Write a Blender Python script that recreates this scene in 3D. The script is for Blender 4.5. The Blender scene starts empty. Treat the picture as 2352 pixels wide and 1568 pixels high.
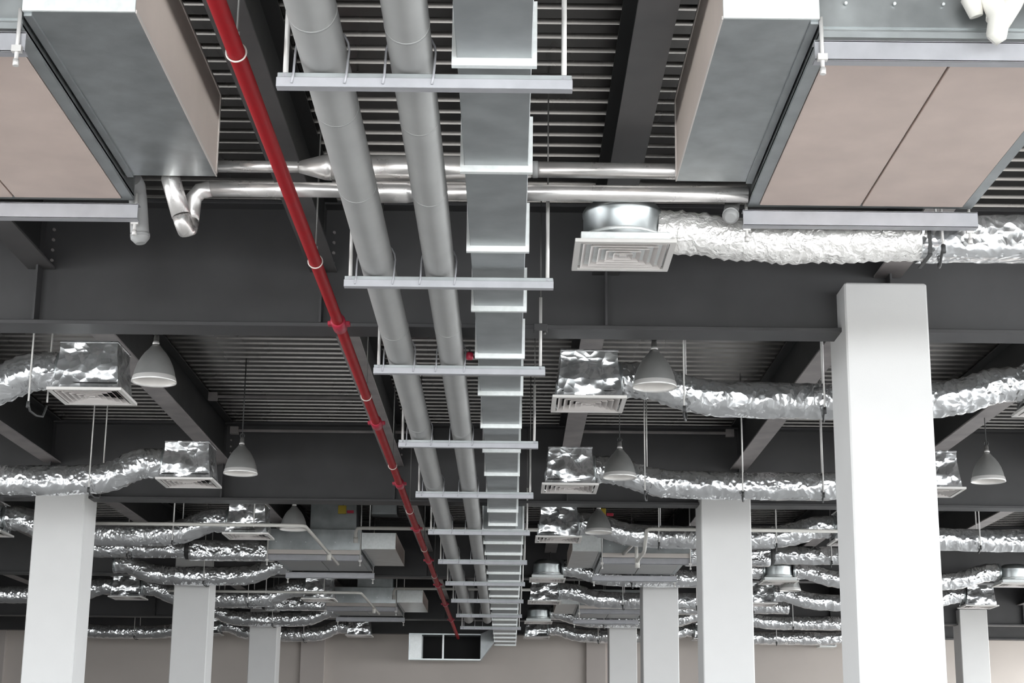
import bpy, math, random
from mathutils import Vector, Matrix, noise

random.seed(7)
S = bpy.context.scene
COL = S.collection
R = math.radians

# ------------------------------------------------------------------ camera
cam_d = bpy.data.cameras.new('camera')
cam_d.sensor_width = 36.0
cam_d.lens = 3850.0 / 2352.0 * 36.0
cam_d.clip_end = 300
cam = bpy.data.objects.new('camera', cam_d)
COL.objects.link(cam)
PITCH = math.atan(981.0 / 3850.0)
cam.matrix_world = (Matrix.Translation((0, 0, 1.6)) @ Matrix.Rotation(math.pi / 2 + PITCH, 4, 'X')
                    @ Matrix.Rotation(R(0.6), 4, 'Z'))
S.camera = cam

# ------------------------------------------------------------------ world, exposure
w = bpy.data.worlds.new('overcast_sky')
S.world = w
w.use_nodes = True
wn = w.node_tree
bg = wn.nodes['Background']
bg.inputs['Color'].default_value = (0.93, 0.97, 1.0, 1)
bg.inputs['Strength'].default_value = 6.2
S.view_settings.view_transform = 'Standard'
S.view_settings.look = 'None'
S.view_settings.gamma = 1
S.view_settings.use_curve_mapping = False
S.view_settings.exposure = 1.15
try:
    S.cycles.max_bounces = 10
    S.cycles.diffuse_bounces = 6
    S.cycles.glossy_bounces = 5
    S.cycles.sample_clamp_indirect = 6
    S.cycles.caustics_reflective = False
    S.cycles.use_denoising = True
except Exception:
    pass

def portal(loc, rot, sx, sy):
    # sampling guide only: marks a window opening through which the sky light enters
    l = bpy.data.lights.new('window_portal', 'AREA')
    l.shape = 'RECTANGLE'; l.size = sx; l.size_y = sy
    l.cycles.is_portal = True
    o = bpy.data.objects.new('window_portal', l)
    o.location = loc; o.rotation_euler = rot
    COL.objects.link(o)
XR, XL, YB, YF, ZD = 15.0, -15.0, -5.0, 40.8, 5.7
portal((3.0, YB - .1, 2.65), (R(90), 0, 0), 23.0, 5.3)          # faces +Y (into the hall)
portal((XR + .1, 18.0, 2.7), (R(90), 0, R(90)), 44.0, 3.6)     # faces -X
portal((XL - .1, 5.0, 2.7), (R(90), 0, R(-90)), 19.0, 3.6)     # faces +X

# ------------------------------------------------------------------ materials
def mat(name, col, rough=.5, metal=0., spec=.5, var=0., vscale=3., bump=0., bscale=40., stretch=None, detail=4, coords='Object'):
    m = bpy.data.materials.new(name); m.use_nodes = True
    nt = m.node_tree; b = nt.nodes['Principled BSDF']
    b.inputs['Base Color'].default_value = (*col, 1)
    b.inputs['Roughness'].default_value = rough
    b.inputs['Metallic'].default_value = metal
    b.inputs['Specular IOR Level'].default_value = spec
    tc = nt.nodes.new('ShaderNodeTexCoord')
    src = tc.outputs[coords]
    if stretch:
        mp = nt.nodes.new('ShaderNodeMapping'); mp.inputs['Scale'].default_value = stretch
        nt.links.new(src, mp.inputs['Vector']); src = mp.outputs['Vector']
    if var:
        n = nt.nodes.new('ShaderNodeTexNoise'); n.inputs['Scale'].default_value = vscale
        n.inputs['Detail'].default_value = detail
        nt.links.new(src, n.inputs['Vector'])
        r = nt.nodes.new('ShaderNodeValToRGB')
        r.color_ramp.elements[0].position = .3; r.color_ramp.elements[1].position = .7
        r.color_ramp.elements[0].color = tuple(c * (1 - var) for c in col) + (1,)
        r.color_ramp.elements[1].color = tuple(min(1, c * (1 + var)) for c in col) + (1,)
        nt.links.new(n.outputs['Fac'], r.inputs['Fac'])
        nt.links.new(r.outputs['Color'], b.inputs['Base Color'])
        mr = nt.nodes.new('ShaderNodeMapRange')
        mr.inputs['To Min'].default_value = max(.05, rough - .1); mr.inputs['To Max'].default_value = rough + .1
        nt.links.new(n.outputs['Fac'], mr.inputs['Value'])
        nt.links.new(mr.outputs['Result'], b.inputs['Roughness'])
    if bump:
        n2 = nt.nodes.new('ShaderNodeTexNoise'); n2.inputs['Scale'].default_value = bscale
        n2.inputs['Detail'].default_value = 3
        nt.links.new(src, n2.inputs['Vector'])
        bm = nt.nodes.new('ShaderNodeBump'); bm.inputs['Strength'].default_value = bump
        bm.inputs['Distance'].default_value = .02
        nt.links.new(n2.outputs['Fac'], bm.inputs['Height'])
        nt.links.new(bm.outputs['Normal'], b.inputs['Normal'])
    return m

def foil_mat(name, col, rough, metal, scale, strength):
    m = mat(name, col, rough, metal)
    nt = m.node_tree; b = nt.nodes['Principled BSDF']
    tc = nt.nodes.new('ShaderNodeTexCoord')
    nz = nt.nodes.new('ShaderNodeTexNoise'); nz.inputs['Scale'].default_value = scale*.5
    nt.links.new(tc.outputs['Object'], nz.inputs['Vector'])
    mx = nt.nodes.new('ShaderNodeMix'); mx.data_type = 'VECTOR'; mx.inputs['Factor'].default_value = .12
    nt.links.new(tc.outputs['Object'], mx.inputs[4]); nt.links.new(nz.outputs['Color'], mx.inputs[5])
    vo = nt.nodes.new('ShaderNodeTexVoronoi'); vo.inputs['Scale'].default_value = scale
    nt.links.new(mx.outputs[1], vo.inputs['Vector'])
    v2 = nt.nodes.new('ShaderNodeTexVoronoi'); v2.inputs['Scale'].default_value = scale*2.7
    nt.links.new(mx.outputs[1], v2.inputs['Vector'])
    ad = nt.nodes.new('ShaderNodeMath'); ad.operation = 'MULTIPLY_ADD'; ad.inputs[1].default_value = .35
    nt.links.new(v2.outputs['Distance'], ad.inputs[0]); nt.links.new(vo.outputs['Distance'], ad.inputs[2])
    bm = nt.nodes.new('ShaderNodeBump'); bm.inputs['Strength'].default_value = strength
    bm.inputs['Distance'].default_value = .25/scale
    nt.links.new(ad.outputs[0], bm.inputs['Height']); nt.links.new(bm.outputs['Normal'], b.inputs['Normal'])
    return m

M = {
 'plaster': mat('white_plaster', (.72, .71, .70), .8, var=.02, vscale=2, bump=.04, bscale=120),
 'wall': mat('beige_wall_paint', (.56, .505, .465), .85, var=.05, vscale=.8),
 'wall_side': mat('grey_wall_paint', (.30, .29, .28), .85, var=.05, vscale=.8),
 'pilaster': mat('pale_pilaster_paint', (.50, .45, .42), .8),
 'floor': mat('concrete_floor', (.50, .49, .48), .5, var=.10, vscale=.7),
 'ground': mat('paving_outside', (.45, .44, .42), .9, var=.1, vscale=.3),
 'steel': mat('dark_grey_steel_paint', (.060, .058, .060), .5, var=.12, vscale=2.5),
 'joist': mat('black_joist_paint', (.030, .030, .030), .5, var=.15, vscale=2),
 'flange_pale': mat('pale_steel_flange_sheen', (.30, .275, .27), .5, var=.2, vscale=4),  # paints grazing reflection into joist flanges; plain pale steel on bolts and struts
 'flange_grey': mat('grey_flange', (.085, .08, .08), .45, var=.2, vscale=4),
 'deck': mat('galvanised_deck', (.17, .16, .152), .28, metal=.95, var=.25, vscale=.8, stretch=(1, .3, 1)),
 'slab': mat('roof_slab', (.2, .2, .2), .9),
 'galv': mat('galvanised_sheet', (.45, .475, .48), .32, metal=.85, var=.16, vscale=5, bump=.05, bscale=8),
 'galv_dull': mat('dull_galvanised_sheet', (.38, .40, .405), .48, metal=.65, var=.12, vscale=6, bump=.04, bscale=9),
 'zinc': mat('zinc_flange', (.92, .95, .94), .35, metal=.25, var=.06, vscale=30),
 'strut': mat('zinc_strut_channel', (.43, .43, .455), .5, metal=.25, var=.06, vscale=12),
 'rod': mat('pale_threaded_rod', (.74, .72, .70), .45, metal=.2),
 'rod_dark': mat('dull_threaded_rod', (.16, .155, .15), .5, metal=.4),
 'insul': mat('grey_pipe_insulation', (.36, .36, .355), .55, var=.06, vscale=5, bump=.03, bscale=30),
 'band': mat('grey_pipe_band', (.37, .37, .368), .5),
 'alu': mat('aluminium_cladding', (.80, .77, .75), .3, metal=.75, var=.05, vscale=10),
 'foil': foil_mat('crinkled_foil', (.85, .86, .87), .2, .86, 9, .85),
 'foil_white': foil_mat('pale_crinkled_foil', (.92, .90, .875), .3, .4, 22, 1.),
 'foil_box': foil_mat('wrinkled_foil_wrap', (.88, .89, .90), .22, .85, 5, .6),
 'panel': mat('pink_beige_panel', (.68, .555, .50), .6, var=.07, vscale=3, bump=.02, bscale=50),
 'board': mat('beige_duct_board', (.72, .62, .56), .6, var=.06, vscale=2.5),
 'edge': mat('pale_panel_edge', (.72, .66, .62), .5),
 'red': mat('red_pipe_paint', (.36, .006, .012), .5, spec=.2, var=.06, vscale=6),
 'redc': mat('red_coupling_paint', (.42, .02, .05), .4),
 'ring': mat('pale_hanger_ring', (.72, .66, .62), .4, metal=.3),
 'white': mat('white_enamel', (.74, .715, .69), .45),
 'louver': mat('white_louver_enamel', (.68, .64, .62), .45),
 'lamp': mat('brushed_aluminium_shade', (.42, .42, .41), .36, metal=.6, var=.08, vscale=6),
 'lamp_in': mat('white_shade_lining', (.85, .82, .79), .4),
 'rim': mat('bright_shade_rim', (.82, .80, .78), .3, metal=.4),
 'bulb': mat('frosted_bulb', (.8, .8, .78), .3),
 'cord': mat('lamp_cord', (.05, .05, .05), .6),
 'strap': mat('dark_strap', (.05, .05, .05), .6),
 'pvc': mat('white_pvc', (.82, .80, .74), .35),
 'conduit': mat('pale_conduit', (.62, .60, .56), .45),
 'dark': mat('interior_shade', (.01, .01, .01), .9),  # near-black sheets painted as the shade inside diffusers and branch duct
 'frame': mat('window_frame_paint', (.25, .25, .25), .5),
 'yellow': mat('yellow_tag', (.45, .33, .03), .5),
}

# ------------------------------------------------------------------ helpers
class MB:
    def __init__(s): s.v = []; s.f = []; s.sm = []
    def quad(s, a, b, c, d):
        i = len(s.v); s.v += [tuple(a), tuple(b), tuple(c), tuple(d)]; s.f.append((i, i+1, i+2, i+3)); s.sm.append(False)
    def box(s, x0, x1, y0, y1, z0, z1, c=0.):
        return s.boxb(x0, x1, y0, y1, z0, z1, c) if c else s.box0(x0, x1, y0, y1, z0, z1)
    def box0(s, x0, x1, y0, y1, z0, z1):
        i = len(s.v)
        s.v += [(x0,y0,z0),(x1,y0,z0),(x1,y1,z0),(x0,y1,z0),(x0,y0,z1),(x1,y0,z1),(x1,y1,z1),(x0,y1,z1)]
        s.f += [tuple(i+k for k in q) for q in ((0,3,2,1),(4,5,6,7),(0,1,5,4),(1,2,6,5),(2,3,7,6),(3,0,4,7))]
        s.sm += [False]*6
    def boxb(s, x0, x1, y0, y1, z0, z1, c):       # box with chamfered edges (chamfer c on every edge)
        i = len(s.v); V = []
        def ring(z, d):
            return [(x0+c+d,y0+d,z),(x1-c-d,y0+d,z),(x1-d,y0+c+d,z),(x1-d,y1-c-d,z),(x1-c-d,y1-d,z),(x0+c+d,y1-d,z),(x0+d,y1-c-d,z),(x0+d,y0+c+d,z)]
        rings = [ring(z0, c*.7), ring(z0+c, 0), ring(z1-c, 0), ring(z1, c*.7)]
        for r in rings: V += r
        s.v += V
        s.f.append(tuple(i+k for k in range(7,-1,-1))); s.sm.append(False)
        for q in range(3):
            for k in range(8):
                a = i+q*8+k; b = i+q*8+(k+1) % 8
                s.f.append((a, b, b+8, a+8)); s.sm.append(False)
        s.f.append(tuple(i+24+k for k in range(8))); s.sm.append(False)
    def tube(s, pts, r, n=16, cap=True, smooth=True, prof=None, rr=None):
        pts = [Vector(p) for p in pts]; m = len(pts)
        T = []
        for k in range(m):
            a = pts[max(0, k-1)]; b = pts[min(m-1, k+1)]
            T.append((b-a).normalized())
        up = Vector((0,0,1)) if abs(T[0].z) < .9 else Vector((0,1,0))
        nx = (up - T[0]*up.dot(T[0])).normalized()
        i = len(s.v)
        for k in range(m):
            nx = (nx - T[k]*nx.dot(T[k])).normalized(); ny = T[k].cross(nx)
            rad = r[k] if isinstance(r, (list, tuple)) else r
            for j in range(n):
                a = 2*math.pi*j/n
                c, sn = math.cos(a), math.sin(a)
                q = rad * (prof(a) if prof else 1.)
                if rr: q *= rr(k, j, pts[k], a)
                s.v.append(tuple(pts[k] + nx*(c*q) + ny*(sn*q)))
        for k in range(m-1):
            for j in range(n):
                a = i+k*n+j; b = i+k*n+(j+1) % n
                s.f.append((a, b, b+n, a+n)); s.sm.append(smooth)
        if cap:
            s.f.append(tuple(i+j for j in range(n-1, -1, -1))); s.sm.append(False)
            s.f.append(tuple(i+(m-1)*n+j for j in range(n))); s.sm.append(False)
    def cyl(s, a, b, r, n=12, smooth=True): s.tube([a, b], r, n, True, smooth)
    def lathe(s, prof, c, n=28, smooth=True):      # prof: (radius, z) list, axis z at c
        i = len(s.v)
        for (r, z) in prof:
            for j in range(n):
                a = 2*math.pi*j/n
                s.v.append((c[0]+r*math.cos(a), c[1]+r*math.sin(a), c[2]+z))
        for k in range(len(prof)-1):
            for j in range(n):
                a = i+k*n+j; b = i+k*n+(j+1) % n
                s.f.append((a, b, b+n, a+n)); s.sm.append(smooth)
    def torus(s, c, R_, r, axis='Y', n=24, m=8):
        i = len(s.v)
        for k in range(n):
            a = 2*math.pi*k/n
            for j in range(m):
                b = 2*math.pi*j/m; q = R_ + r*math.cos(b); h = r*math.sin(b)
                if axis == 'Y': p = (c[0]+q*math.cos(a), c[1]+h, c[2]+q*math.sin(a))
                elif axis == 'X': p = (c[0]+h, c[1]+q*math.cos(a), c[2]+q*math.sin(a))
                else: p = (c[0]+q*math.cos(a), c[1]+q*math.sin(a), c[2]+h)
                s.v.append(p)
        for k in range(n):
            for j in range(m):
                a = i+k*m+j; b = i+k*m+(j+1) % m; c2 = i+((k+1) % n)*m+(j+1) % m; d = i+((k+1) % n)*m+j
                s.f.append((a, d, c2, b)); s.sm.append(True)
    def mesh(s, name, m):
        me = bpy.data.meshes.new(name); me.from_pydata(s.v, [], s.f)
        for p, f in zip(me.polygons, s.sm): p.use_smooth = f
        me.materials.append(m); me.update()
        return me
    def build(s, name, m, parent=None):
        return link(name, s.mesh(name, M[m] if isinstance(m, str) else m), parent)

def link(name, me, parent=None):
    o = bpy.data.objects.new(name, me); COL.objects.link(o)
    if parent: o.parent = parent
    return o
def tag(o, label, cat, group=None, kind=None):
    o['label'] = label; o['category'] = cat
    if group: o['group'] = group
    if kind: o['kind'] = kind
    return o
def thing(name, label, cat, loc=(0,0,0), group=None):
    o = bpy.data.objects.new(name, None); COL.objects.link(o); o.location = loc
    o.empty_display_size = .1
    return tag(o, label, cat, group)
def struct(o): o['kind'] = 'structure'; return o
def dup(root, loc, label, group=None, scale=None):
    r = root.copy(); COL.objects.link(r); r.location = loc; r['label'] = label
    if group: r['group'] = group
    if scale: r.scale = scale
    for ch in list(root.children):
        c = ch.copy(); COL.objects.link(c); c.parent = r
        for g in list(ch.children):
            d = g.copy(); COL.objects.link(d); d.parent = c
    return r
def part(name, m, parent, fn):
    b = MB(); fn(b); return b.build(name, m, parent)
ORD = ['first', 'second', 'third', 'fourth', 'fifth', 'sixth', 'seventh', 'eighth', 'ninth', 'tenth', 'eleventh', 'twelfth']

# ------------------------------------------------------------------ setting
b = MB(); b.box(XL, XR, YB, YF+.3, -.2, 0); struct(b.build('floor', 'floor'))
b = MB(); b.box(-60, 60, -60, 80, -.4, -.21); tag(b.build('outdoor_ground', 'ground'), 'pale paving around the building outside the windows', 'ground')
b = MB(); b.box(XL-.3, XR+.3, YB-.3, YF+.3, ZD+.06, ZD+.3); ceil = struct(b.build('ceiling', 'slab'))

# trapezoidal steel deck: one sheet per joist bay and beam bay, ribs run across the hall
BEAMS = [12.0, 20.3, 28.6, 36.9]
JX = [.69 + 2.1*k for k in range(-7, 7)]
def deck_sheet_mesh(wd, ln):
    b = MB(); p = .193; y = 0.; x0, x1 = -wd/2, wd/2; d = .039
    n = int(ln/p)
    p = ln/n
    for k in range(n):
        y = k*p
        ys = [y, y+.056, y+.067, y+.182, y+p]
        zs = [d, d, 0, 0, d]
        for q in range(4):
            b.quad((x0,ys[q],zs[q]),(x0,ys[q+1],zs[q+1]),(x1,ys[q+1],zs[q+1]),(x1,ys[q],zs[q]))
    return b.mesh('deck_sheet', M['deck'])
YS = [YB] + BEAMS + [YF]
XS = [XL] + JX[0:] + [XR]
cache = {}
for yi in range(len(YS)-1):
    for xi in range(len(XS)-1):
        wd = round(XS[xi+1]-XS[xi], 3); ln = round(YS[yi+1]-YS[yi], 3)
        if wd < .3: continue
        if (wd, ln) not in cache: cache[(wd, ln)] = deck_sheet_mesh(wd, ln)
        o = link('deck_sheet', cache[(wd, ln)], ceil)
        o.location = ((XS[xi]+XS[xi+1])/2, YS[yi], ZD)

# walls
b = MB(); b.box(XL, XR, YF, YF+.25, 0, ZD+.06); wf = struct(b.build('wall_far', 'wall'))
for x0, x1 in ((-12.35, -12.05), (-4.98, -4.40), (1.85, 2.32), (9.0, 9.5)):
    part('pilaster', 'pilaster', wf, lambda b: b.box(x0, x1, YF-.12, YF+.02, 0, 4.7, .01))
b = MB()
b.box(XL-.25, XL, 14.6, YF+.25, 0, ZD+.06); b.box(XL-.25, XL, YB, 14.6, 0, .9); b.box(XL-.25, XL, YB, 14.6, 4.5, ZD+.06)
for k in range(3): b.box(XL-.25, XL, YB+k*6.53, YB+k*6.53+.4, .9, 4.5)
struct(b.build('wall_left', 'wall_side'))
for k in range(3):
    y0 = YB+k*6.53+.4; y1 = YB+(k+1)*6.53
    b = MB()
    for yy in (y0, (y0+y1)/2-.03, y1-.06): b.box(XL-.16, XL-.08, yy, yy+.06, .9, 4.5)
    for zz in (.9, 3.2, 4.44): b.box(XL-.155, XL-.085, y0, y1, zz, zz+.06)
    struct(b.build('window_%d' % (k+14), 'frame'))
b = MB()
b.box(XR, XR+.25, YB, YF+.25, 0, .9); b.box(XR, XR+.25, YB, YF+.25, 4.5, ZD+.06)
for k in range(8):
    y = YB + k*(YF+.25-YB-.4)/7; b.box(XR, XR+.25, y, y+.4, .9, 4.5)
struct(b.build('wall_right', 'wall_side'))
for k in range(7):
    stp = (YF+.25-YB-.4)/7; y0 = YB + k*stp + .4; y1 = YB+(k+1)*stp
    def fr(b):
        for yy in (y0, (y0+y1)/2-.03, y1-.06): b.box(XR+.08, XR+.16, yy, yy+.06, .9, 4.5)
        for zz in (.9, 3.2, 4.44): b.box(XR+.085, XR+.155, y0, y1, zz, zz+.06)
    b = MB(); fr(b); struct(b.build('window_%d' % (k+1), 'frame'))
b = MB()
b.box(XL, -8.5, YB-.25, YB, 0, ZD+.06); b.box(-8.5, XR, YB-.25, YB, 5.3, ZD+.06); b.box(14.5, XR, YB-.25, YB, 0, 5.3)
struct(b.build('wall_back', 'wall_side'))
for k in range(6):
    x0 = -8.5 + k*23/6; x1 = x0 + 23/6
    b = MB()
    for xx in (x0, (x0+x1)/2-.03, x1-.06): b.box(xx, xx+.06, YB-.16, YB-.08, 0, 5.3)
    for zz in (0, 2.6, 5.24): b.box(x0, x1, YB-.155, YB-.085, zz, zz+.06)
    struct(b.build('window_%d' % (k+8), 'frame'))

# ------------------------------------------------------------------ main beams
def main_beam(i, Y, z0=4.72, z1=5.69):
    t = thing('steel_beam', '%s deep dark grey steel main beam crossing the hall, %s' % (
        ('nearest', 'second', 'third', 'fourth')[i],
        ('behind the red pipe coupling', 'above the front left column', 'far behind the second lamps', 'farthest of four')[i]),
        'beam', (0, Y, z0), 'dark grey main beams')
    h = z1-z0; xa, xb = XL+.01, XR-.01
    part('web', 'steel', t, lambda b: b.box(xa, xb, -.01, .01, .03, h-.03))
    part('bottom_flange', 'steel', t, lambda b: b.box(xa, xb, -.15, .15, 0, .03, .004))
    part('top_flange', 'steel', t, lambda b: b.box(xa, xb, -.15, .15, h-.03, h, .004))
    for x in JX:
        if abs(x) < 12.5:
            o = part('stiffener', 'steel', t, lambda b: (b.box(-.008, .008, -.145, -.012, .032, h-.032), b.box(-.008, .008, .012, .145, .032, h-.032)))
            o.location = (x, 0, 0)
    if i < 2:
        for x in JX:
            if -5 < x < 4:
                for zz in (.52, .6, .68, .76):
                    o = part('bolt', 'flange_pale', t, lambda b: b.tube([(0,-.03,0),(0,-.008,0)], .012, 6))
                    o.location = (x+.07, 0, zz)
for i, Y in enumerate(BEAMS): main_beam(i, Y)
t = thing('steel_beam', 'dark steel edge beam along the top of the beige end wall', 'beam', (0, YF-.2, 4.70))
part('web', 'steel', t, lambda b: b.box(XL+.01, XR-.01, -.01, .01, .03, .96))
part('bottom_flange', 'steel', t, lambda b: b.box(XL+.01, XR-.01, -.12, .12, 0, .03))
part('top_flange', 'steel', t, lambda b: b.box(XL+.01, XR-.01, -.12, .12, .96, .99))

# joists
BAYN = ['the nearest bay', 'the second bay', 'the third bay', 'the fourth bay', 'the last bay']
RNG = [(-6, 5.2), (-8, 7.2), (-10, 9.5), (-12.2, 11.5), (-12.2, 11.5)]
jm = {}
def joist_parts(ln, pale):
    key = (round(ln, 2), pale)
    if key in jm: return jm[key]
    a = MB(); a.box(-.006, .006, 0, ln, .016, .504)
    c = MB(); c.box(-.1, .1, 0, ln, 0, .016)
    d = MB(); d.box(-.1, .1, 0, ln, .504, .52)
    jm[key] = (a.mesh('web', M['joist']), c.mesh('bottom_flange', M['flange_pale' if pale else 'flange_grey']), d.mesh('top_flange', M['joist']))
    return jm[key]
for bi in range(5):
    y0, y1 = YS[bi]+.02, YS[bi+1]-.02
    if bi == 4: y1 = YF-.22
    xs = [x for x in JX if RNG[bi][0] < x < RNG[bi][1]]
    for x in xs:
        k = round((x-.69)/2.1)
        pos = '%s to the right of the main duct' % ORD[k] if k >= 0 else '%s to the left of the main duct' % ORD[-k-1]
        t = thing('roof_joist', 'black steel roof joist in %s, %s' % (BAYN[bi], pos), 'joist', (x, y0, 5.17), 'roof joists under the deck')
        ms = joist_parts(y1-y0, bi > 0 or x > 2.5)  # farther bays and the right joists get the painted-in reflection tone
        for nm, me in zip(('web', 'bottom_flange', 'top_flange'), ms): link(nm, me, t)

# thin struts between joists in the second bay
for (x0, x1, y, z, lab) in ((-3.3, -1.52, 18.4, 5.60, 'thin pale steel strut between joists left of the red pipe'),
                            (-3.3, -1.2, 19.95, 5.52, 'thin pale steel strut just before the second main beam, left of the red pipe'),
                            (.85, 2.6, 19.95, 5.55, 'thin pale steel strut just before the second main beam, right of the main duct')):
    t = thing('steel_strut', lab, 'strut', ((x0+x1)/2, y, z), 'thin struts between joists')
    l = (x1-x0)/2
    part('bar', 'flange_pale', t, lambda b: b.box(-l, l, -.012, .012, 0, .03, .003))
    part('end_plate', 'flange_pale', t, lambda b: b.box(-l-.1, -l, -.03, .03, -.03, .06))
    part('end_plate', 'flange_pale', t, lambda b: b.box(l, l+.1, -.03, .03, -.03, .06))

# ------------------------------------------------------------------ columns
COLS = [(2.71, 12.0, 'large bright white square column at right, nearest of all columns'),
        (2.59, 20.3, 'white square column in the middle right, second in its row'),
        (2.535, 28.6, 'white square column at right of the main duct, third in its row'),
        (2.46, 36.9, 'pale square column nearest the main duct on the right, fourth in its row'),
        (-5.41, 20.3, 'largest white square column on the left side'),
        (-5.33, 28.6, 'grey white square column on the left, second in its row'),
        (-5.30, 36.9, 'grey square column on the left, smallest and third in its row'),
        (10.05, 36.9, 'slim pale column at far right, partly behind the large bright column')]
for x, y, lab in COLS:
    b = MB(); b.box(-.3, .3, -.3, .3, 0, 5.05, .012)
    tag(b.build('square_column', 'plaster'), lab, 'column', 'white square columns').location = (x, y, 0)

# ------------------------------------------------------------------ main rectangular duct
FL1 = [5.15, 6.42, 7.69, 8.98, 10.24, 11.49, 12.71, 13.99, 15.12, 16.39, 17.6, 18.82, 19.91]
FL2 = [20.42 + 1.15*k for k in range(18)]
t = thing('main_duct', 'long galvanised rectangular main duct with bright flanges down the middle', 'duct', (-.085, 0, 4.40))
def section(b, y0, y1, hw, z0, z1):
    b.box(-hw, hw, y0, y1, z0, z1, .004)
def flange_ring(b, y, hw, z0, z1, fl, th=.032):
    # frame-shaped collar with a slightly bowed lower edge
    b.box(-hw-fl, hw+fl, y-th/2, y+th/2, z0-fl*1.6, z0)
    b.box(-hw-fl, hw+fl, y-th/2, y+th/2, z1, z1+fl)
    b.box(-hw-fl, -hw, y-th/2, y+th/2, z0, z1)
    b.box(hw, hw+fl, y-th/2, y+th/2, z0, z1)
prev = 3.9
for y in FL1:
    part('duct_section', 'galv_dull', t, lambda b: section(b, prev, y, .155, .036, .27))
    part('flange', 'zinc', t, lambda b: flange_ring(b, y, .155, .036, .27, .021))
    prev = y
part('duct_section', 'galv_dull', t, lambda b: section(b, prev, 20.42, .155, .036, .27))
prev = 20.42
part('flange', 'zinc', t, lambda b: flange_ring(b, 20.42, .235, .036, .36, .022))
for y in FL2[1:]:
    part('duct_section', 'galv_dull', t, lambda b: section(b, prev, y, .235, .036, .36))
    part('flange', 'zinc', t, lambda b: flange_ring(b, y, .235, .036, .36, .022))
    prev = y
# branch at the far end with open boxes
t = thing('branch_duct', 'open ended galvanised branch box below the far end of main duct', 'duct', (-1.4, 39.3, 4.0))
def br(b):
    b.box(-.9, .75, -.25, .25, 0, .03); b.box(-.9, .75, -.25, .25, .57, .60)
    b.box(-.9, -.87, -.25, .25, .03, .57); b.box(-.9, .75, .22, .25, .03, .57)
part('casing', 'galv', t, br)
part('end_panel', 'zinc', t, lambda b: b.box(-.87, -.6, -.25, -.235, .03, .57))
part('divider', 'zinc', t, lambda b: b.box(-.13, -.09, -.25, -.21, .03, .57))
part('inner_shade', 'dark', t, lambda b: b.box(-.59, .74, .15, .2, .035, .565))
def tp(b):
    A = [(.75,-.25,0),(.75,.25,0),(.75,.25,.6),(.75,-.25,.6)]; B = [(1.07,-.2,.43),(1.07,.2,.43),(1.07,.2,.76),(1.07,-.2,.76)]
    for k in range(4): b.quad(A[k], A[(k+1) % 4], B[(k+1) % 4], B[k])
    b.quad(*A); b.quad(*B[::-1])
part('taper', 'galv_dull', t, tp)

# ------------------------------------------------------------------ twin insulated pipes
for nm_, x, r, lab in (('insulated_pipe', -.805, .1, 'left one of the two long grey insulated pipes on the trapezes'),
                       ('insulated_pipe', -.435, .092, 'right one of the two long grey insulated pipes, beside the main duct')):
    t = thing(nm_, lab, 'pipe', (x, 0, 4.40+r), 'twin grey insulated pipes')
    part('pipe_run', 'insul', t, lambda b: b.tube([(0, 3.8 + 1.5*k, 0) for k in range(21)], r, 28))
    for y in ((6.1, 7.1, 8.15, 11.0, 14.2, 17.2) if x < -.6 else (6.2, 7.2, 8.2, 10.9, 14.4)):
        part('joint_band', 'band', t, lambda b: b.tube([(0, y-.008, 0), (0, y+.008, 0)], r+.0015, 28))
    part('end_elbow', 'insul', t, lambda b: b.tube([(0, 33.8, 0), (0, 33.95, .02), (0, 34.05, .1), (0, 34.08, .25), (0, 34.08, .9)], r*.98, 20))

# ------------------------------------------------------------------ trapeze hangers
TY = [6.5, 9.47, 11.70, 14.53, 17.35, 20.2, 23.2, 26.0, 28.75, 31.6, 34.4]
TL = ['nearest grey trapeze hanger under the twin pipes and main duct'] + \
     ['%s grey trapeze hanger from the front under the pipes and main duct' % o for o in ORD[1:11]]
def ubolt(b, x, r):
    b.tube([(x-r-.02, -.035, .012), (x-r-.014, -.03, .055)] + [(x+(r+.012)*math.cos(a), -.01, .07+r+(r+.012)*math.sin(a)) for a in [math.pi - k*math.pi/10 for k in range(11)]] + [(x+r+.006, -.03, .055), (x+r+.0, -.035, .012)], .0055, 6)
tr0 = thing('trapeze_hanger', TL[0], 'hanger', (-.375, TY[0], 4.33), 'trapeze hangers along the main duct')
part('strut_channel', 'strut', tr0, lambda b: (b.box(-.615, .615, -.03, -.022, 0, .042, .002), b.box(-.615, .615, -.022, .02, 0, .006),
                                             b.box(-.615, .615, .012, .02, .006, .066), b.box(-.615, .615, -.022, .012, .036, .042)))
part('back_lip', 'galv_dull', tr0, lambda b: b.box(-.612, .612, -.02, .011, .042, .0655, .002))
for x in (-.58, .58):
    part('hanger_rod', 'rod', tr0, lambda b: b.tube([(x, -.006, .03), (x, -.006, .58)], .0115, 10))
    part('upper_rod', 'rod_dark', tr0, lambda b: b.tube([(x, 0, .58), (x, 0, 1.37)], .005, 6))
    part('nut', 'strut', tr0, lambda b: b.tube([(x, -.006, .044), (x, -.006, .06)], .02, 6, True, False))
for x, r in ((-.43, .1), (-.06, .092)):
    part('u_bolt', 'strut', tr0, lambda b: ubolt(b, x, r))
for i, y in enumerate(TY[1:], 1):
    dup(tr0, (-.375, y, 4.33), TL[i])
# the third trapeze hangs from the first beam: small clamp
t = thing('beam_clamp', 'small dark clamp on first main beam flange above third trapeze rod', 'clamp', (.205, 11.72, 4.66))
part('jaw', 'steel', t, lambda b: (b.box(-.05, .05, -.04, .04, .0, .055, .005),))
part('bolt', 'rod_dark', t, lambda b: b.tube([(0.03, -.0, -.02), (.03, 0, .0)], .012, 6))

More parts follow.
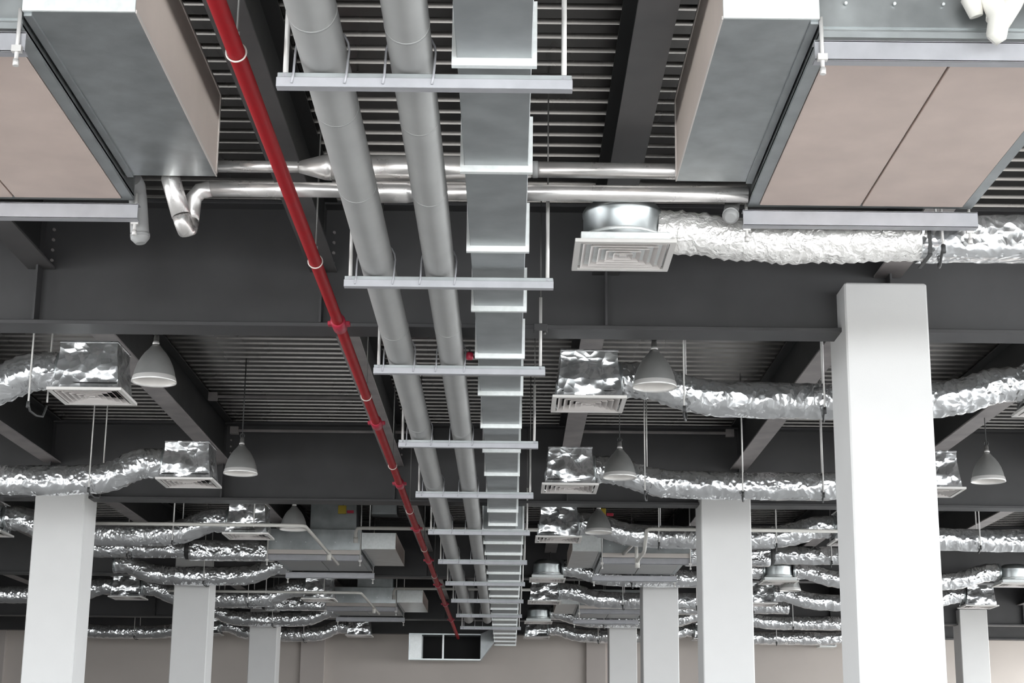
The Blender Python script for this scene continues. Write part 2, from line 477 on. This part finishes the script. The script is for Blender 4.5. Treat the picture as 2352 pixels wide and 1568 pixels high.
# ------------------------------------------------------------------ red sprinkler pipe
t = thing('red_pipe', 'long red painted fire sprinkler pipe running down the left of ceiling', 'pipe', (-1.17, 0, 4.5))
part('pipe_run', 'red', t, lambda b: b.tube([(0, 4 + 1.75*k, 0) for k in range(21)], .037, 20))
for y in (10.95, 14.3, 17.5, 20.9, 24.2, 27.5, 30.8, 34.1):
    part('coupling', 'redc', t, lambda b: (b.tube([(0, y-.10, 0), (0, y-.09, 0), (0, y+.09, 0), (0, y+.10, 0)], [.04, .05, .05, .04], 20),
                                          b.box(-.075, .075, y-.03, y+.03, -.014, .014, .004)))
ch0 = None
for i, y in enumerate((6.52, 9.51, 13.2, 16.4, 19.4, 22.9, 26.2)):
    lab = 'pale clevis ring and thin rod holding the red pipe, %s from the front' % ORD[i]
    if ch0 is None:
        ch0 = thing('pipe_ring_hanger', lab, 'hanger', (-1.17, y, 4.5), 'ring hangers on the red pipe')
        part('ring', 'ring', ch0, lambda b: b.torus((0,0,0), .042, .0045, 'Y', 28, 8))
        part('rod', 'rod_dark', ch0, lambda b: b.tube([(0, 0, .04), (0, 0, 1.2)], .005, 6))
        part('clevis', 'rod_dark', ch0, lambda b: b.box(-.012, .012, -.01, .01, .042, .09))
    else: dup(ch0, (-1.17, y, 4.5), lab)

# ------------------------------------------------------------------ ceiling air units
def air_unit(Y, side, lab, far):
    s = side
    xin, xout = (1.37, 2.68) if s > 0 else (-2.22, -3.60)
    cx = (xin+xout)/2
    dz = 0 if Y < 10 else -.12
    t = thing('air_unit', lab, 'air unit', (cx, Y, 4.8+dz), 'ceiling air handling units')
    hw = abs(xout-xin)/2; L = 2.33; zt = .36
    part('casing', 'galv', t, lambda b: b.box(-hw, hw, 0, L, .012, zt, .006))
    def fr(b):
        b.box(-hw, hw, -.01, .035, 0, .03); b.box(-hw, hw, L-.035, L+.01, 0, .03)
        b.box(-hw, -hw+.06, .035, L-.035, 0, .03); b.box(hw-.06, hw, .035, L-.035, 0, .03)
    part('bottom_frame', 'galv_dull', t, fr)
    part('bottom_panel', 'panel' if Y < 10 else 'band', t, lambda b: b.box(-hw+.065, -.006, .04, L-.04, -.006, .02, .003))
    part('bottom_panel', 'panel' if Y < 10 else 'band', t, lambda b: b.box(.006, hw-.065, .04, L-.04, -.006, .02, .003))
    part('front_flange', 'galv', t, lambda b: b.box(-hw+.002, hw-.002, -.012, -.001, .05, .19))
    if Y > 10:
        part('front_lip', 'edge', t, lambda b: b.box(-hw+.002, hw-.002, -.034, -.012, -.02, .045, .003))
    if Y > 10 and s < 0:
        part('riser', 'galv', t, lambda b: b.box(-.12, .58, .35, .95, .365, 1.0, .006))
        part('riser_flange', 'galv_dull', t, lambda b: b.box(-.15, .61, .32, .98, .36, .385))
    for k in range(6):
        o = part('rivet', 'zinc', t, lambda b: b.tube([(0, -.03, 0), (0, -.018, 0)], .007, 6))
        o.location = (-hw+.12+k*.22, 0, .16)
    # plenum on the inner side
    pin, pout = (.93, 1.36) if s > 0 else (-1.70, -2.205)
    pc = (pin+pout)/2; ph = abs(pout-pin)/2
    p = thing('plenum_duct', 'galvanised plenum box with beige side, against the ' + lab[lab.find('air unit'):].replace('air unit', 'unit', 1)
              if False else far['pl'], 'duct', (pc, Y-.06, 4.86+dz), 'plenum boxes beside the air units')
    LP = 2.135
    PH = .5 if Y < 10 else .24
    part('bottom_sheet', 'galv', p, lambda b: b.box(-ph, ph, 0, LP, 0, .012))
    part('body', 'galv', p, lambda b: b.box(-ph+.012, ph-.012, .006, LP-.006, .012, PH))
    sx = -1 if s > 0 else 1
    part('side_board', 'board', p, lambda b: b.box(min(sx*ph, sx*(ph-.012)), max(sx*ph, sx*(ph-.012)), 0, LP, .012, PH))
    def ed(b):
        e = sx*ph
        b.box(min(e, e+sx*.006), max(e, e+sx*.006), 0, LP, -.003, .014)
        b.box(min(e, e+sx*.006), max(e, e+sx*.006), LP-.016, LP+.004, .0, PH)
        b.box(min(e, e+sx*.006), max(e, e+sx*.006), 0, LP, PH-.012, PH+.003)
    part('corner_trim', 'edge', p, ed)
    part('front_plate', 'zinc', p, lambda b: b.box(-ph, ph, -.012, 0, 0, PH))
    part('seam_strip', 'galv_dull', p, lambda b: b.box(-sx*ph-.035 if sx < 0 else -ph, -sx*ph if sx < 0 else -ph+.035, .02, LP, -.012, 0))
    # two supporting channels on rods
    for q, (yy, wd) in enumerate(((Y-.0, 'front'), (Y+L+.02, 'rear'))):
        c = thing('support_channel', far['ch'] % wd, 'hanger', (cx, yy, 4.68+dz), 'support channels under the air units')
        hw2 = hw+.03
        part('channel', 'strut', c, lambda b: (b.box(-hw2, hw2, -.03, -.024, 0, .095, .002), b.box(-hw2, hw2, -.03, .03, 0, .006),
                                              b.box(-hw2, hw2, -.03, .03, .089, .095)))
        for xx in (-hw2+.03, hw2-.03):
            part('rod', 'rod', c, lambda b: b.tube([(xx, .045 if q else -.045, -.05), (xx, .045 if q else -.045, (.18 if q else .2) if Y < 10 else 1.12)], .0095, 8))
            part('bracket', 'rod', c, lambda b: b.box(xx-.022, xx+.022, .032 if q else -.06, .06 if q else -.032, -.01, .02))
            part('rod_cap', 'rod', c, lambda b: b.tube([(xx, .045 if q else -.045, -.075), (xx, .045 if q else -.045, -.045)], .014, 8))
    return t
BAYU = [(6.97, 'nearest pair', 'in the top %s corner'), (24.95, 'middle pair', 'in the third bay'), (33.2, 'far pair', 'in the fourth bay')]
for Y, nm, where in BAYU:
    for s in (1, -1):
        sd = 'right' if s > 0 else 'left'
        if nm == 'nearest pair':
            lab = 'large ceiling air unit with pink beige bottom panels in top %s corner' % sd
            far = {'pl': 'galvanised plenum box with beige side beside the large %s corner unit' % sd,
                   'ch': '%s zinc channel carrying the large air unit in top ' + sd + ' corner'}
        else:
            k = 'nearer' if nm == 'middle pair' else 'farther'
            lab = '%s small looking air unit on the %s of the main duct, in %s' % (k, sd, where.split('in ')[1])
            far = {'pl': '%s far plenum box beside the small air unit on %s of main duct' % (k, sd),
                   'ch': '%s channel under the ' + k + ' distant air unit on ' + sd + ' of the main duct'}
        air_unit(Y, s, lab, far)

# ------------------------------------------------------------------ clad pipes crossing between the near units
PY = 9.22
t = thing('clad_pipe', 'upper silver clad pipe crossing the hall between the two large units', 'pipe', (0, PY, 4.985), 'silver clad crossing pipes')
part('thin_run', 'alu', t, lambda b: b.tube([(-1.72, 0, 0), (-1.25, 0, 0)], .034, 20))
part('reducer', 'alu', t, lambda b: b.tube([(-1.25, 0, 0), (-1.1, 0, 0), (-1.06, 0, 0)], [.036, .075, .078], 20))
part('sleeve', 'alu', t, lambda b: b.tube([(-1.06, 0, 0), (-.1, 0, 0)], .074, 24))
part('reducer', 'alu', t, lambda b: b.tube([(-.1, 0, 0), (.1, 0, 0)], [.074, .049], 20))
part('thin_run', 'alu', t, lambda b: b.tube([(.1, 0, 0), (1.0, 0, -.005), (1.3, 0, -.005)], .047, 20))
part('joint_band', 'band', t, lambda b: b.tube([(.11, 0, 0), (.14, 0, 0)], .05, 20))
t = thing('clad_pipe', 'lower silver clad pipe crossing the hall between the two large units', 'pipe', (0, PY, 4.845), 'silver clad crossing pipes')
part('thin_run', 'alu', t, lambda b: b.tube([(-1.77, .0, 0), (-.9, 0, 0)], .044, 20))
part('sleeve', 'alu', t, lambda b: b.tube([(-.9, 0, -.0), (-.82, 0, -.01), (-.62, 0, -.01), (-.56, 0, -.01)], [.046, .062, .062, .05], 24))
part('thin_run', 'alu', t, lambda b: b.tube([(-.56, 0, -.005), (1.36, 0, 0)], .048, 20))
part('joint_band', 'band', t, lambda b: b.tube([(-.56, 0, -.005), (-.53, 0, -.005)], .054, 20))
part('elbow', 'alu', t, lambda b: b.tube([(-1.76, 0, 0), (-1.82, .0, -.015), (-1.855, .0, -.06), (-1.86, .0, -.14), (-1.865, .0, -.20)], .048, 20))
part('u_bend', 'alu', t, lambda b: b.tube([(-1.865, 0, -.20), (-1.868, -.02, -.25), (-1.878, -.06, -.27), (-1.89, -.095, -.235), (-1.90, -.10, -.2)], .05, 20))
part('riser', 'alu', t, lambda b: b.tube([(-1.90, -.10, -.2), (-1.975, -.10, .03), (-1.98, -.10, .05), (-1.985, -.10, .06)], [.055, .055, .048, .025], 20))
t = thing('pipe_stub', 'short grey capped pipe stub behind the left rear channel end', 'pipe', (-2.24, 9.45, 4.62))
part('stub', 'band', t, lambda b: b.tube([(0, -.14, .32), (0, -.02, .31), (.0, .03, .26), (.03, .03, .0), (.035, .03, -.03)], [.05, .052, .054, .056, .03], 18))
part('cap', 'band', t, lambda b: b.tube([(.028, .03, .03), (.03, .03, .01)], .058, 18))
t = thing('pipe_stub', 'short grey capped pipe stub at left end of the right rear channel', 'pipe', (1.27, 9.3, 4.72))
part('stub', 'band', t, lambda b: b.tube([(0.03, .15, .14), (0, .02, .02), (-.002, .01, .01)], [.045, .045, .03], 18))
part('cap', 'band', t, lambda b: b.tube([(.008, .05, .045), (.003, .03, .03)], .05, 18))
t = thing('drain_pipe', 'white plastic drain trap on front channel in the top right corner', 'pipe', (2.1, 6.86, 4.86))
part('down_pipe', 'pvc', t, lambda b: b.tube([(.07, .0, .45), (.045, 0, .1), (.03, -.01, -.02)], .042, 16))
part('trap_bend', 'pvc', t, lambda b: b.tube([(-.05, 0, .0), (-.07, -.01, .07), (-.05, -.02, .11), (.0, -.03, .10), (.04, -.04, -.02), (.02, -.04, -.11), (.0, -.03, -.13)],
                                          [.03, .048, .05, .05, .05, .046, .03], 16))
part('side_elbow', 'pvc', t, lambda b: b.tube([(.04, -.03, -.05), (.1, -.03, .05), (.14, -.03, .13), (.12, -.02, .17)], [.044, .048, .048, .03], 16))

# ------------------------------------------------------------------ diffusers
def diffuser(label, loc, kind, grp='white square ceiling diffusers', s=.295):
    t = thing('ceiling_diffuser', label, 'diffuser', loc, grp)
    def fr(b):
        q = s-.035
        b.box(-s, s, -s, -q, 0, .022, .002); b.box(-s, s, q, s, 0, .022, .002)
        b.box(-s, -q, -q, q, 0, .022); b.box(q, s, -q, q, 0, .022)
    part('frame', 'white', t, fr)
    a = s-.05
    for k in range(5):
        o = a - k*.047; i = o-.036; th = .003
        def lv(b):
            z0, z1 = .001, .034
            A = [(-o,-o,z0),(o,-o,z0),(o,o,z0),(-o,o,z0)]; B = [(-i,-i,z1),(i,-i,z1),(i,i,z1),(-i,i,z1)]
            for q in range(4):
                r = (q+1) % 4
                b.quad(A[q], A[r], B[r], B[q])
                b.quad((A[q][0],A[q][1],z0+th), (B[q][0],B[q][1],z1+th), (B[r][0],B[r][1],z1+th), (A[r][0],A[r][1],z0+th))
                b.quad(A[q], (A[q][0],A[q][1],z0+th), (A[r][0],A[r][1],z0+th), A[r])
        part('louver', 'louver', t, lv)
    part('core', 'louver', t, lambda b: b.box(-.022, .022, -.022, .022, .002, .012, .002))
    if kind == 'box':
        part('shade_pan', 'dark', t, lambda b: b.box(-.255, .255, -.255, .255, .06, .07))
        def nb(b):
            n = 12; i0 = len(b.v)
            h0, h1 = .024, .40
            for f in range(4):                 # four crumpled sides
                for u in range(n):
                    for v in range(n):
                        fu, fv = u/(n-1), v/(n-1)
                        q = .262 - .035*min(1, fv*1.3)
                        x = -q + 2*q*fu
                        P = Vector((x, -q, h0+(h1-h0)*fv))
                        e = min(fu, 1-fu, fv, 1-fv)
                        P.y += (.040*noise.noise(Vector((fu*3+f*7.1+loc[0], fv*3+loc[1], 1.3))) + .010*noise.noise(Vector((fu*9+f*3, fv*9+loc[1], 7.7))))*min(1, e*6)
                        P = Matrix.Rotation(f*math.pi/2, 3, 'Z') @ P
                        b.v.append(tuple(P))
                for u in range(n-1):
                    for v in range(n-1):
                        a_ = i0+f*n*n+u*n+v
                        b.f.append((a_, a_+n, a_+n+1, a_+1)); b.sm.append(True)
            b.box(-.232, .232, -.232, .232, h1-.004, h1+.012, .003)
        part('foil_box', 'foil_box', t, nb)
    else:
        part('shade_pan', 'dark', t, lambda b: b.box(-.245, .245, -.245, .245, .06, .068))
        part('collar', 'zinc', t, lambda b: b.box(-.26, .26, -.26, .26, .022, .075, .004))
        part('round_neck', 'galv', t, lambda b: b.lathe([(.235, .075), (.235, .24), (.24, .25), (.24, .27), (.22, .30), (.16, .34), (0.001, .34)], (0,0,0), 32))
        part('top_band', 'zinc', t, lambda b: b.lathe([(.236, .10), (.242, .10), (.242, .12), (.236, .12)], (0,0,0), 32))
    return t

ROWS = [(9.57, 'round', 4.565), (13.25, 'box', 4.45), (17.45, 'box', 4.45), (21.5, 'box', 4.45), (27.68, 'round', 4.60), (29.9, 'box', 4.45), (35.92, 'round', 4.60), (38.2, 'box', 4.45)]
def rowname(i): return '%s row from the front' % ORD[i]
DR = [.62, 4.42, 8.3]
DLX = [-3.36, -6.75]
for i, (y, kind, z) in enumerate(ROWS):
    for j, x in enumerate(DR):
        if i == 0 and j > 0: continue
        if i in (1, 2) and j > 1: continue
        pos = ('right of main duct', 'in second file right', 'at far right')[j]
        diffuser('white square diffuser, %s %s, %s' % ('foil box' if kind == 'box' else 'round neck', pos, rowname(i)), (x + (.035 if i == 0 else 0), y, z), kind)
    for j, x in enumerate(DLX):
        if i == 0 or i in (4, 6) or (i in (1, 2) and j > 0): continue
        pos = ('left of the red pipe', 'far left')[j]
        diffuser('white square diffuser, foil box %s, %s' % (pos, rowname(i)), (x, y - (.1 if i < 3 else 0), z), kind)

# ------------------------------------------------------------------ foil ducts
def spline(pts, step):
    P = [Vector(p) for p in pts]; P = [P[0]*2-P[1]] + P + [P[-1]*2-P[-2]]
    out = []
    for k in range(1, len(P)-2):
        n = max(2, int((P[k+1]-P[k]).length/step))
        for q in range(n):
            u = q/n
            a, b_, c, d = P[k-1], P[k], P[k+1], P[k+2]
            out.append(.5*((2*b_) + (c-a)*u + (2*a-5*b_+4*c-d)*u*u + (3*b_-a-3*c+d)*u**3))
    out.append(P[-2]); return out
def foil_run(t, name, pts, r, matn='foil', flex=None, amp=.07, step=.028, n=22, square=False, seed=0.):
    pp = spline(pts, step)
    def rr(k, j, p, a):
        q = 1 + amp*noise.noise(Vector((p.x*7+seed, p.y*3+math.cos(a)*1.6, p.z*3+math.sin(a)*1.6))) \
              + amp*.6*noise.noise(Vector((p.x*22+seed, math.cos(a)*4, math.sin(a)*4)))
        if flex and flex(p): q += .035*(1 if k % 3 == 0 else -1 if k % 3 == 1 else 0) + .05*noise.noise(Vector((p.x*45+seed, math.cos(a)*5, math.sin(a)*5)))
        return q
    prof = None
    if square:
        prof = lambda a: 1/max(abs(math.cos(a+.0))**5 + abs(math.sin(a))**5, 1e-6)**.2
    b = MB(); b.tube(pp, r, n, True, True, prof, rr)
    return b.build(name, matn, t)
def duct_hanger(x, y, z, r, lab, top=5.69):
    t = thing('duct_hanger', lab, 'hanger', (x, y, z), 'rod hangers on the foil ducts')
    part('front_rod', 'rod', t, lambda b: b.tube([(0, -r-.02, -r*.8), (0, -r-.02, top-z)], .0075, 6))
    part('rear_rod', 'rod', t, lambda b: b.tube([(.05, r+.02, -r*.2), (.05, r+.02, top-z)], .0075, 6))
    part('strap', 'strap', t, lambda b: b.tube([(0.0, -(r+.016), -r*.75), (0, -(r+.0)*.75, -r*.95-.014), (.02, 0, -r-.022), (.04, r*.75, -r*.95-.014), (.05, r+.016, -r*.4)], .009, 6))
    part('knot', 'strap', t, lambda b: b.tube([(0, -r-.03, -r*.78-.03), (0, -r-.02, -r*.78+.02)], .014, 6))
sd = 0
def run(row, x0, x1, lab, z_end, z_mid, Y, r=.15, hang=(), hlab='', matn='foil'):
    global sd; sd += 11.3
    t = thing('foil_duct', lab, 'duct', (0, 0, 0), 'crinkled foil ducts')
    g = 1 if x1 > x0 else -1
    pts = [(x0, Y, z_end), (x0+g*.28, Y, z_end-.01), (x0+g*.62, Y, z_mid+.035), (x0+g*1.0, Y, z_mid)]
    L = abs(x1-x0)
    pts += [(x0+g*(L*.5), Y, z_mid-.005), (x1-g*.9, Y, z_mid), (x1-g*.55, Y, z_mid+.05), (x1-g*.25, Y, z_end-.01), (x1, Y, z_end)]
    far = Y > 20
    loc = ((x0+x1)/2, Y, z_mid)
    foil_run(t, 'sleeve', [Vector(p)-Vector(loc) for p in pts], r, matn, (lambda p: abs(p.x+loc[0]-x0) < .8 or abs(p.x+loc[0]-x1) < .8), step=.05 if far else .028, n=14 if far else 22, seed=sd)
    t.location = loc
    for xx in (x0+g*.02, x1-g*.02):
        part('end_collar', 'galv', t, lambda b: b.tube([(xx-loc[0]-.02, 0, z_end-z_mid), (xx-loc[0]+.02, 0, z_end-z_mid)], r+.006, 18))
    for q, hx in enumerate(hang):
        duct_hanger(hx, Y, z_mid, r, '%s hanger on %s' % (('inner', 'middle', 'outer', 'outermost')[q], hlab))
    return t

# first row: flex then wrapped square duct behind the right unit
t = thing('foil_duct', 'pale crinkled flexible duct from the nearest diffuser, below the large right unit', 'duct', (1.3, 9.57, 4.7), 'crinkled foil ducts')
foil_run(t, 'flex_sleeve', [(-.44, 0, .03), (-.2, 0, .01), (.1, 0, -.02), (.4, 0, -.03), (.8, 0, -.02), (1.15, 0, -.005)], .125, 'foil_white', lambda p: True, amp=.11, step=.022, n=26, seed=3.1)
foil_run(t, 'wrapped_section', [(1.12, 0, -.005), (1.4, 0, 0), (1.9, 0, 0), (2.6, 0, 0)], .128, 'foil', None, amp=.05, step=.04, n=28, square=True, seed=9.)
part('strap', 'strap', t, lambda b: (b.box(.98+.17, 1.17, -.14, -.132, -.14, .02), b.box(1.15, 1.17, -.14, .14, -.145, -.137)))
duct_hanger(2.53, 9.57, 4.7, .14, 'hanger on wrapped duct under the right end of large right unit')

HX = {1: (1.38, 2.5), 2: (1.40, 2.42, 3.26), 3: (1.9, 3.4), 4: (2.0,), 5: (2.0, 3.3), 6: (2.0,), 7: (2.0,)}
for i in range(1, 8):
    Y, kind, z = ROWS[i]
    zo = z-4.45
    run(i, .85, 4.19, 'foil duct right of the main duct, %s' % rowname(i), 4.66+zo, 4.51+zo, Y, .145, HX[i], 'right foil duct, %s' % rowname(i))
    if i >= 3 :
        run(i, 4.65, 8.07, 'foil duct at far right, %s' % rowname(i), 4.66+zo, 4.51+zo, Y, .145, (6.0,), 'far right foil duct, %s' % rowname(i))
    if kind == 'box' or i in (4, 6):
        Yl = Y - (.1 if i < 3 else 0)
        hl = {1: (-3.82, -5.2), 2: (-4.36, -5.6), 3: (-4.3, -5.6), 4: (-5.0,), 5: (-4.6,), 6: (-5.0,), 7: (-4.6,)}[i]
        run(i, -3.60, -6.51, 'foil duct on the left side, %s' % rowname(i), 4.66+zo, 4.475+zo, Yl, .155, hl, 'left foil duct, %s' % rowname(i))
    if i in (3, 5, 7):
        run(i, -6.99, -10.2, 'foil duct at far left edge, %s' % rowname(i), 4.66, 4.5, Y, .15, (-8.4,), 'far left edge foil duct, %s' % rowname(i))
# square supply ducts on the outer flank of the distant units
for (x0, x1, Y, lab) in ((-3.602, -6.6, 25.6, 'square foil wrapped duct leaving the left side of nearer distant left unit'),
                         (2.682, 5.6, 25.6, 'square foil wrapped duct leaving the right side of nearer distant right unit'),
                         (-3.602, -6.6, 33.9, 'square foil wrapped duct leaving the left side of farther distant left unit'),
                         (2.682, 5.6, 33.9, 'square foil wrapped duct leaving the right side of farther distant right unit')):
    sd += 5
    g = 1 if x1 > x0 else -1; L = abs(x1-x0)
    t = thing('foil_duct', lab, 'duct', (x0, Y, 4.78), 'crinkled foil ducts')
    foil_run(t, 'wrapped_section', [(0, 0, 0), (g*.6, 0, 0), (g*1.28, 0, .0)], .15, 'foil', None, amp=.07, step=.05, n=20, square=True, seed=sd)
    foil_run(t, 'outer_section', [(g*1.33, 0, .02), (g*2, 0, .02), (g*L, 0, .02)], .14, 'foil', None, amp=.08, step=.05, n=16, seed=sd+3)
    duct_hanger(x0+g*2.2, Y, 4.80, .15, 'hanger on the '+lab[lab.index('duct'):].replace('leaving the', 'at'))
    part('joint_strap', 'strap', t, lambda b: b.tube([(g*1.27, 0, .01), (g*1.34, 0, .01)], .15, 16))

# ------------------------------------------------------------------ pendant lamps
lp = None
LP = []
for i, y in enumerate((12.8, 17.0, 21.14)):
    LP.append((-2.80 + .03*i, y, 'bell shaped aluminium pendant lamp on the left, %s from the front' % ORD[i]))
    LP.append((1.12, y, 'bell shaped aluminium pendant lamp right of main duct, %s from the front' % ORD[i]))
LP.append((4.90, 17.0, 'bell shaped aluminium pendant lamp at far right beyond the large white column'))
LP.append((4.65, 27.9, 'small distant bell shaped lamp between the two right columns'))
for x, y, lab in LP:
    if lp is None:
        lp = thing('pendant_lamp', lab, 'lamp', (x, y, 4.50), 'bell shaped pendant lamps')
        prof = [(.030, .30), (.042, .285), (.060, .262), (.085, .235), (.112, .195), (.137, .145), (.155, .09), (.165, .04), (.170, .012)]
        part('shade', 'lamp', lp, lambda b: b.lathe(prof, (0,0,0), 32))
        part('shade_lining', 'lamp_in', lp, lambda b: b.lathe([(r-.004, z-.003) for r, z in prof][::-1], (0,0,0), 32))
        part('rim', 'rim', lp, lambda b: b.lathe([(.166, .045), (.171, .03), (.175, .012), (.176, 0), (.168, 0), (.164, .012)], (0,0,0), 32))
        part('socket', 'rod_dark', lp, lambda b: b.lathe([(.001, .385), (.018, .38), (.022, .36), (.024, .31), (.034, .30), (.034, .285)], (0,0,0), 16))
        part('bolt_cap', 'rim', lp, lambda b: b.lathe([(.001, .335), (.02, .33), (.028, .315), (.028, .305), (.001, .305)], (0,-.012,0), 12))
        part('bulb', 'bulb', lp, lambda b: b.lathe([(.02, .26), (.03, .23), (.05, .18), (.055, .14), (.045, .1), (.02, .08), (.001, .076)], (0,0,0), 16))
        part('cord', 'cord', lp, lambda b: b.tube([(0, 0, .38), (0, 0, 1.2)], .006, 6))
        part('hook', 'cord', lp, lambda b: b.torus((0, 0, .40), .022, .006, 'Y', 14, 6))
    else: dup(lp, (x, y, 4.50), lab)

# ------------------------------------------------------------------ conduits before the distant units
def drop(x, y, z, lab, top=5.69):
    h = thing('conduit_hanger', lab, 'hanger', (x, y, z), 'conduit drop rods')
    part('rod', 'rod', h, lambda b: b.tube([(0, 0, .024), (0, 0, top-z)], .008, 6))
    part('clip', 'rod', h, lambda b: b.torus((0, 0, 0), .027, .004, 'X', 14, 5))
def conduit(Y, nm, ye):
    z = 4.515
    t = thing('conduit', '%s pale conduit left of the red pipe, turning back to the distant left unit' % nm, 'pipe', (0, Y, z), 'pale conduits before distant units')
    L = ye-Y
    part('pipe_run', 'conduit', t, lambda b: b.tube([(-5.9, 0, 0), (-2.66, 0, 0), (-2.60, .02, 0), (-2.565, .08, 0), (-2.555, 1.4, 0), (-2.55, L, 0)], .023, 12))
    part('drain_tee', 'conduit', t, lambda b: b.tube([(-2.552, 2.8, .035), (-2.552, 2.8, -.10)], .032, 12))
    for x, nn in ((-5.5, 'leftmost'), (-4.2, 'second from left'), (-3.2, 'third from left')):
        drop(x, Y, z, '%s conduit drop rod left of the red pipe, %s' % (nm, nn))
    t = thing('conduit', '%s pale conduit behind the twin pipes, hooked at its left end' % nm, 'pipe', (0, Y+2.95, 0), 'pale conduits before distant units')
    part('pipe_run', 'conduit', t, lambda b: b.tube([(-2.2, .1, 4.74), (-2.2, .05, 4.84), (-2.17, .0, 4.895), (-2.1, 0, 4.90), (.45, 0, 4.90)], .026, 10))
    part('socket', 'conduit', t, lambda b: b.tube([(-2.2, .1, 4.70), (-2.2, .09, 4.78)], .036, 10))
    drop(-2.0, Y+2.95, 4.90, '%s conduit drop rod at the hooked conduit end' % nm)
conduit(20.85, 'nearer', 24.93); conduit(29.1, 'farther', 33.18)
t = thing('conduit', 'pale conduit right of the main duct, turning back to the distant right unit', 'pipe', (0, 20.85, 4.515), 'pale conduits before distant units')
part('pipe_run', 'conduit', t, lambda b: b.tube([(4.3, 0, 0), (1.8, 0, 0), (1.74, .02, 0), (1.71, .08, -.01), (1.71, .30, -.15), (1.71, .42, -.21), (1.71, .55, -.225), (1.70, 1.0, -.225), (1.70, 1.55, -.225), (1.70, 1.63, -.2), (1.70, 1.65, -.15), (1.70, 1.65, .0), (1.70, 1.68, .06), (1.70, 1.75, .075), (1.69, 4.03, .19)], .023, 12))
part('drain_tee', 'conduit', t, lambda b: b.tube([(1.70, 1.5, -.19), (1.70, 1.5, -.31)], .032, 12))
drop(2.35, 20.85, 4.515, 'conduit drop rod right of the main duct, before the distant right unit')
for x, y, s_ in ((-2.45, 24.4, 'left'), (1.35, 24.4, 'right')):
    t = thing('valve_tag', 'small yellow and red valve on pipework before the distant %s unit' % s_, 'valve', (x, y, 5.25), 'valves before distant units')
    part('tag', 'yellow', t, lambda b: b.box(-.07, .05, -.02, .02, -.06, .06, .005))
    part('handle', 'redc', t, lambda b: b.box(.06, .16, -.02, .02, -.05, -.01, .005))
    part('stem', 'rod_dark', t, lambda b: b.tube([(0, .05, 0), (0, .05, .43)], .01, 6))
for y, nm in ((24.6, 'nearer'), (32.9, 'farther')):
    t = thing('junction_box', 'pale grey box hanging above the %s distant left unit' % nm, 'box', (-1.86, y, 5.22), 'grey boxes above distant units')
    part('box', 'galv', t, lambda b: b.box(-.19, .19, 0, .3, 0, .22, .006))
    part('lid', 'galv_dull', t, lambda b: b.box(-.17, .17, -.012, 0, .02, .2, .003))
    part('rod', 'rod_dark', t, lambda b: b.tube([(0, .15, .22), (0, .15, .47)], .008, 6))
# small red cap beside the duct near the third trapeze
t = thing('sprinkler_cap', 'small rust red cap beside the main duct above the third trapeze', 'cap', (-.30, 11.62, 4.43))
part('cap', 'redc', t, lambda b: b.lathe([(.001, .05), (.02, .048), (.026, .035), (.026, .0), (.02, -.006), (.001, -.006)], (0,0,0), 14))
part('stem', 'rod_dark', t, lambda b: b.tube([(0, 0, .05), (0, 0, .09)], .008, 6))
# far wall boxes
t = thing('duct_outlet', 'small foil outlet box on the end wall between the right columns', 'duct', (7.55, 40.3, 4.62))
part('box', 'zinc', t, lambda b: (b.box(-.2, .2, -.14, .3, -.15, -.12), b.box(-.2, .2, -.14, .3, .12, .15), b.box(-.2, -.17, -.14, .3, -.12, .12), b.box(.17, .2, -.14, .3, -.12, .12)))
part('inner', 'galv_dull', t, lambda b: b.box(-.17, .17, 0, .05, -.12, .12))
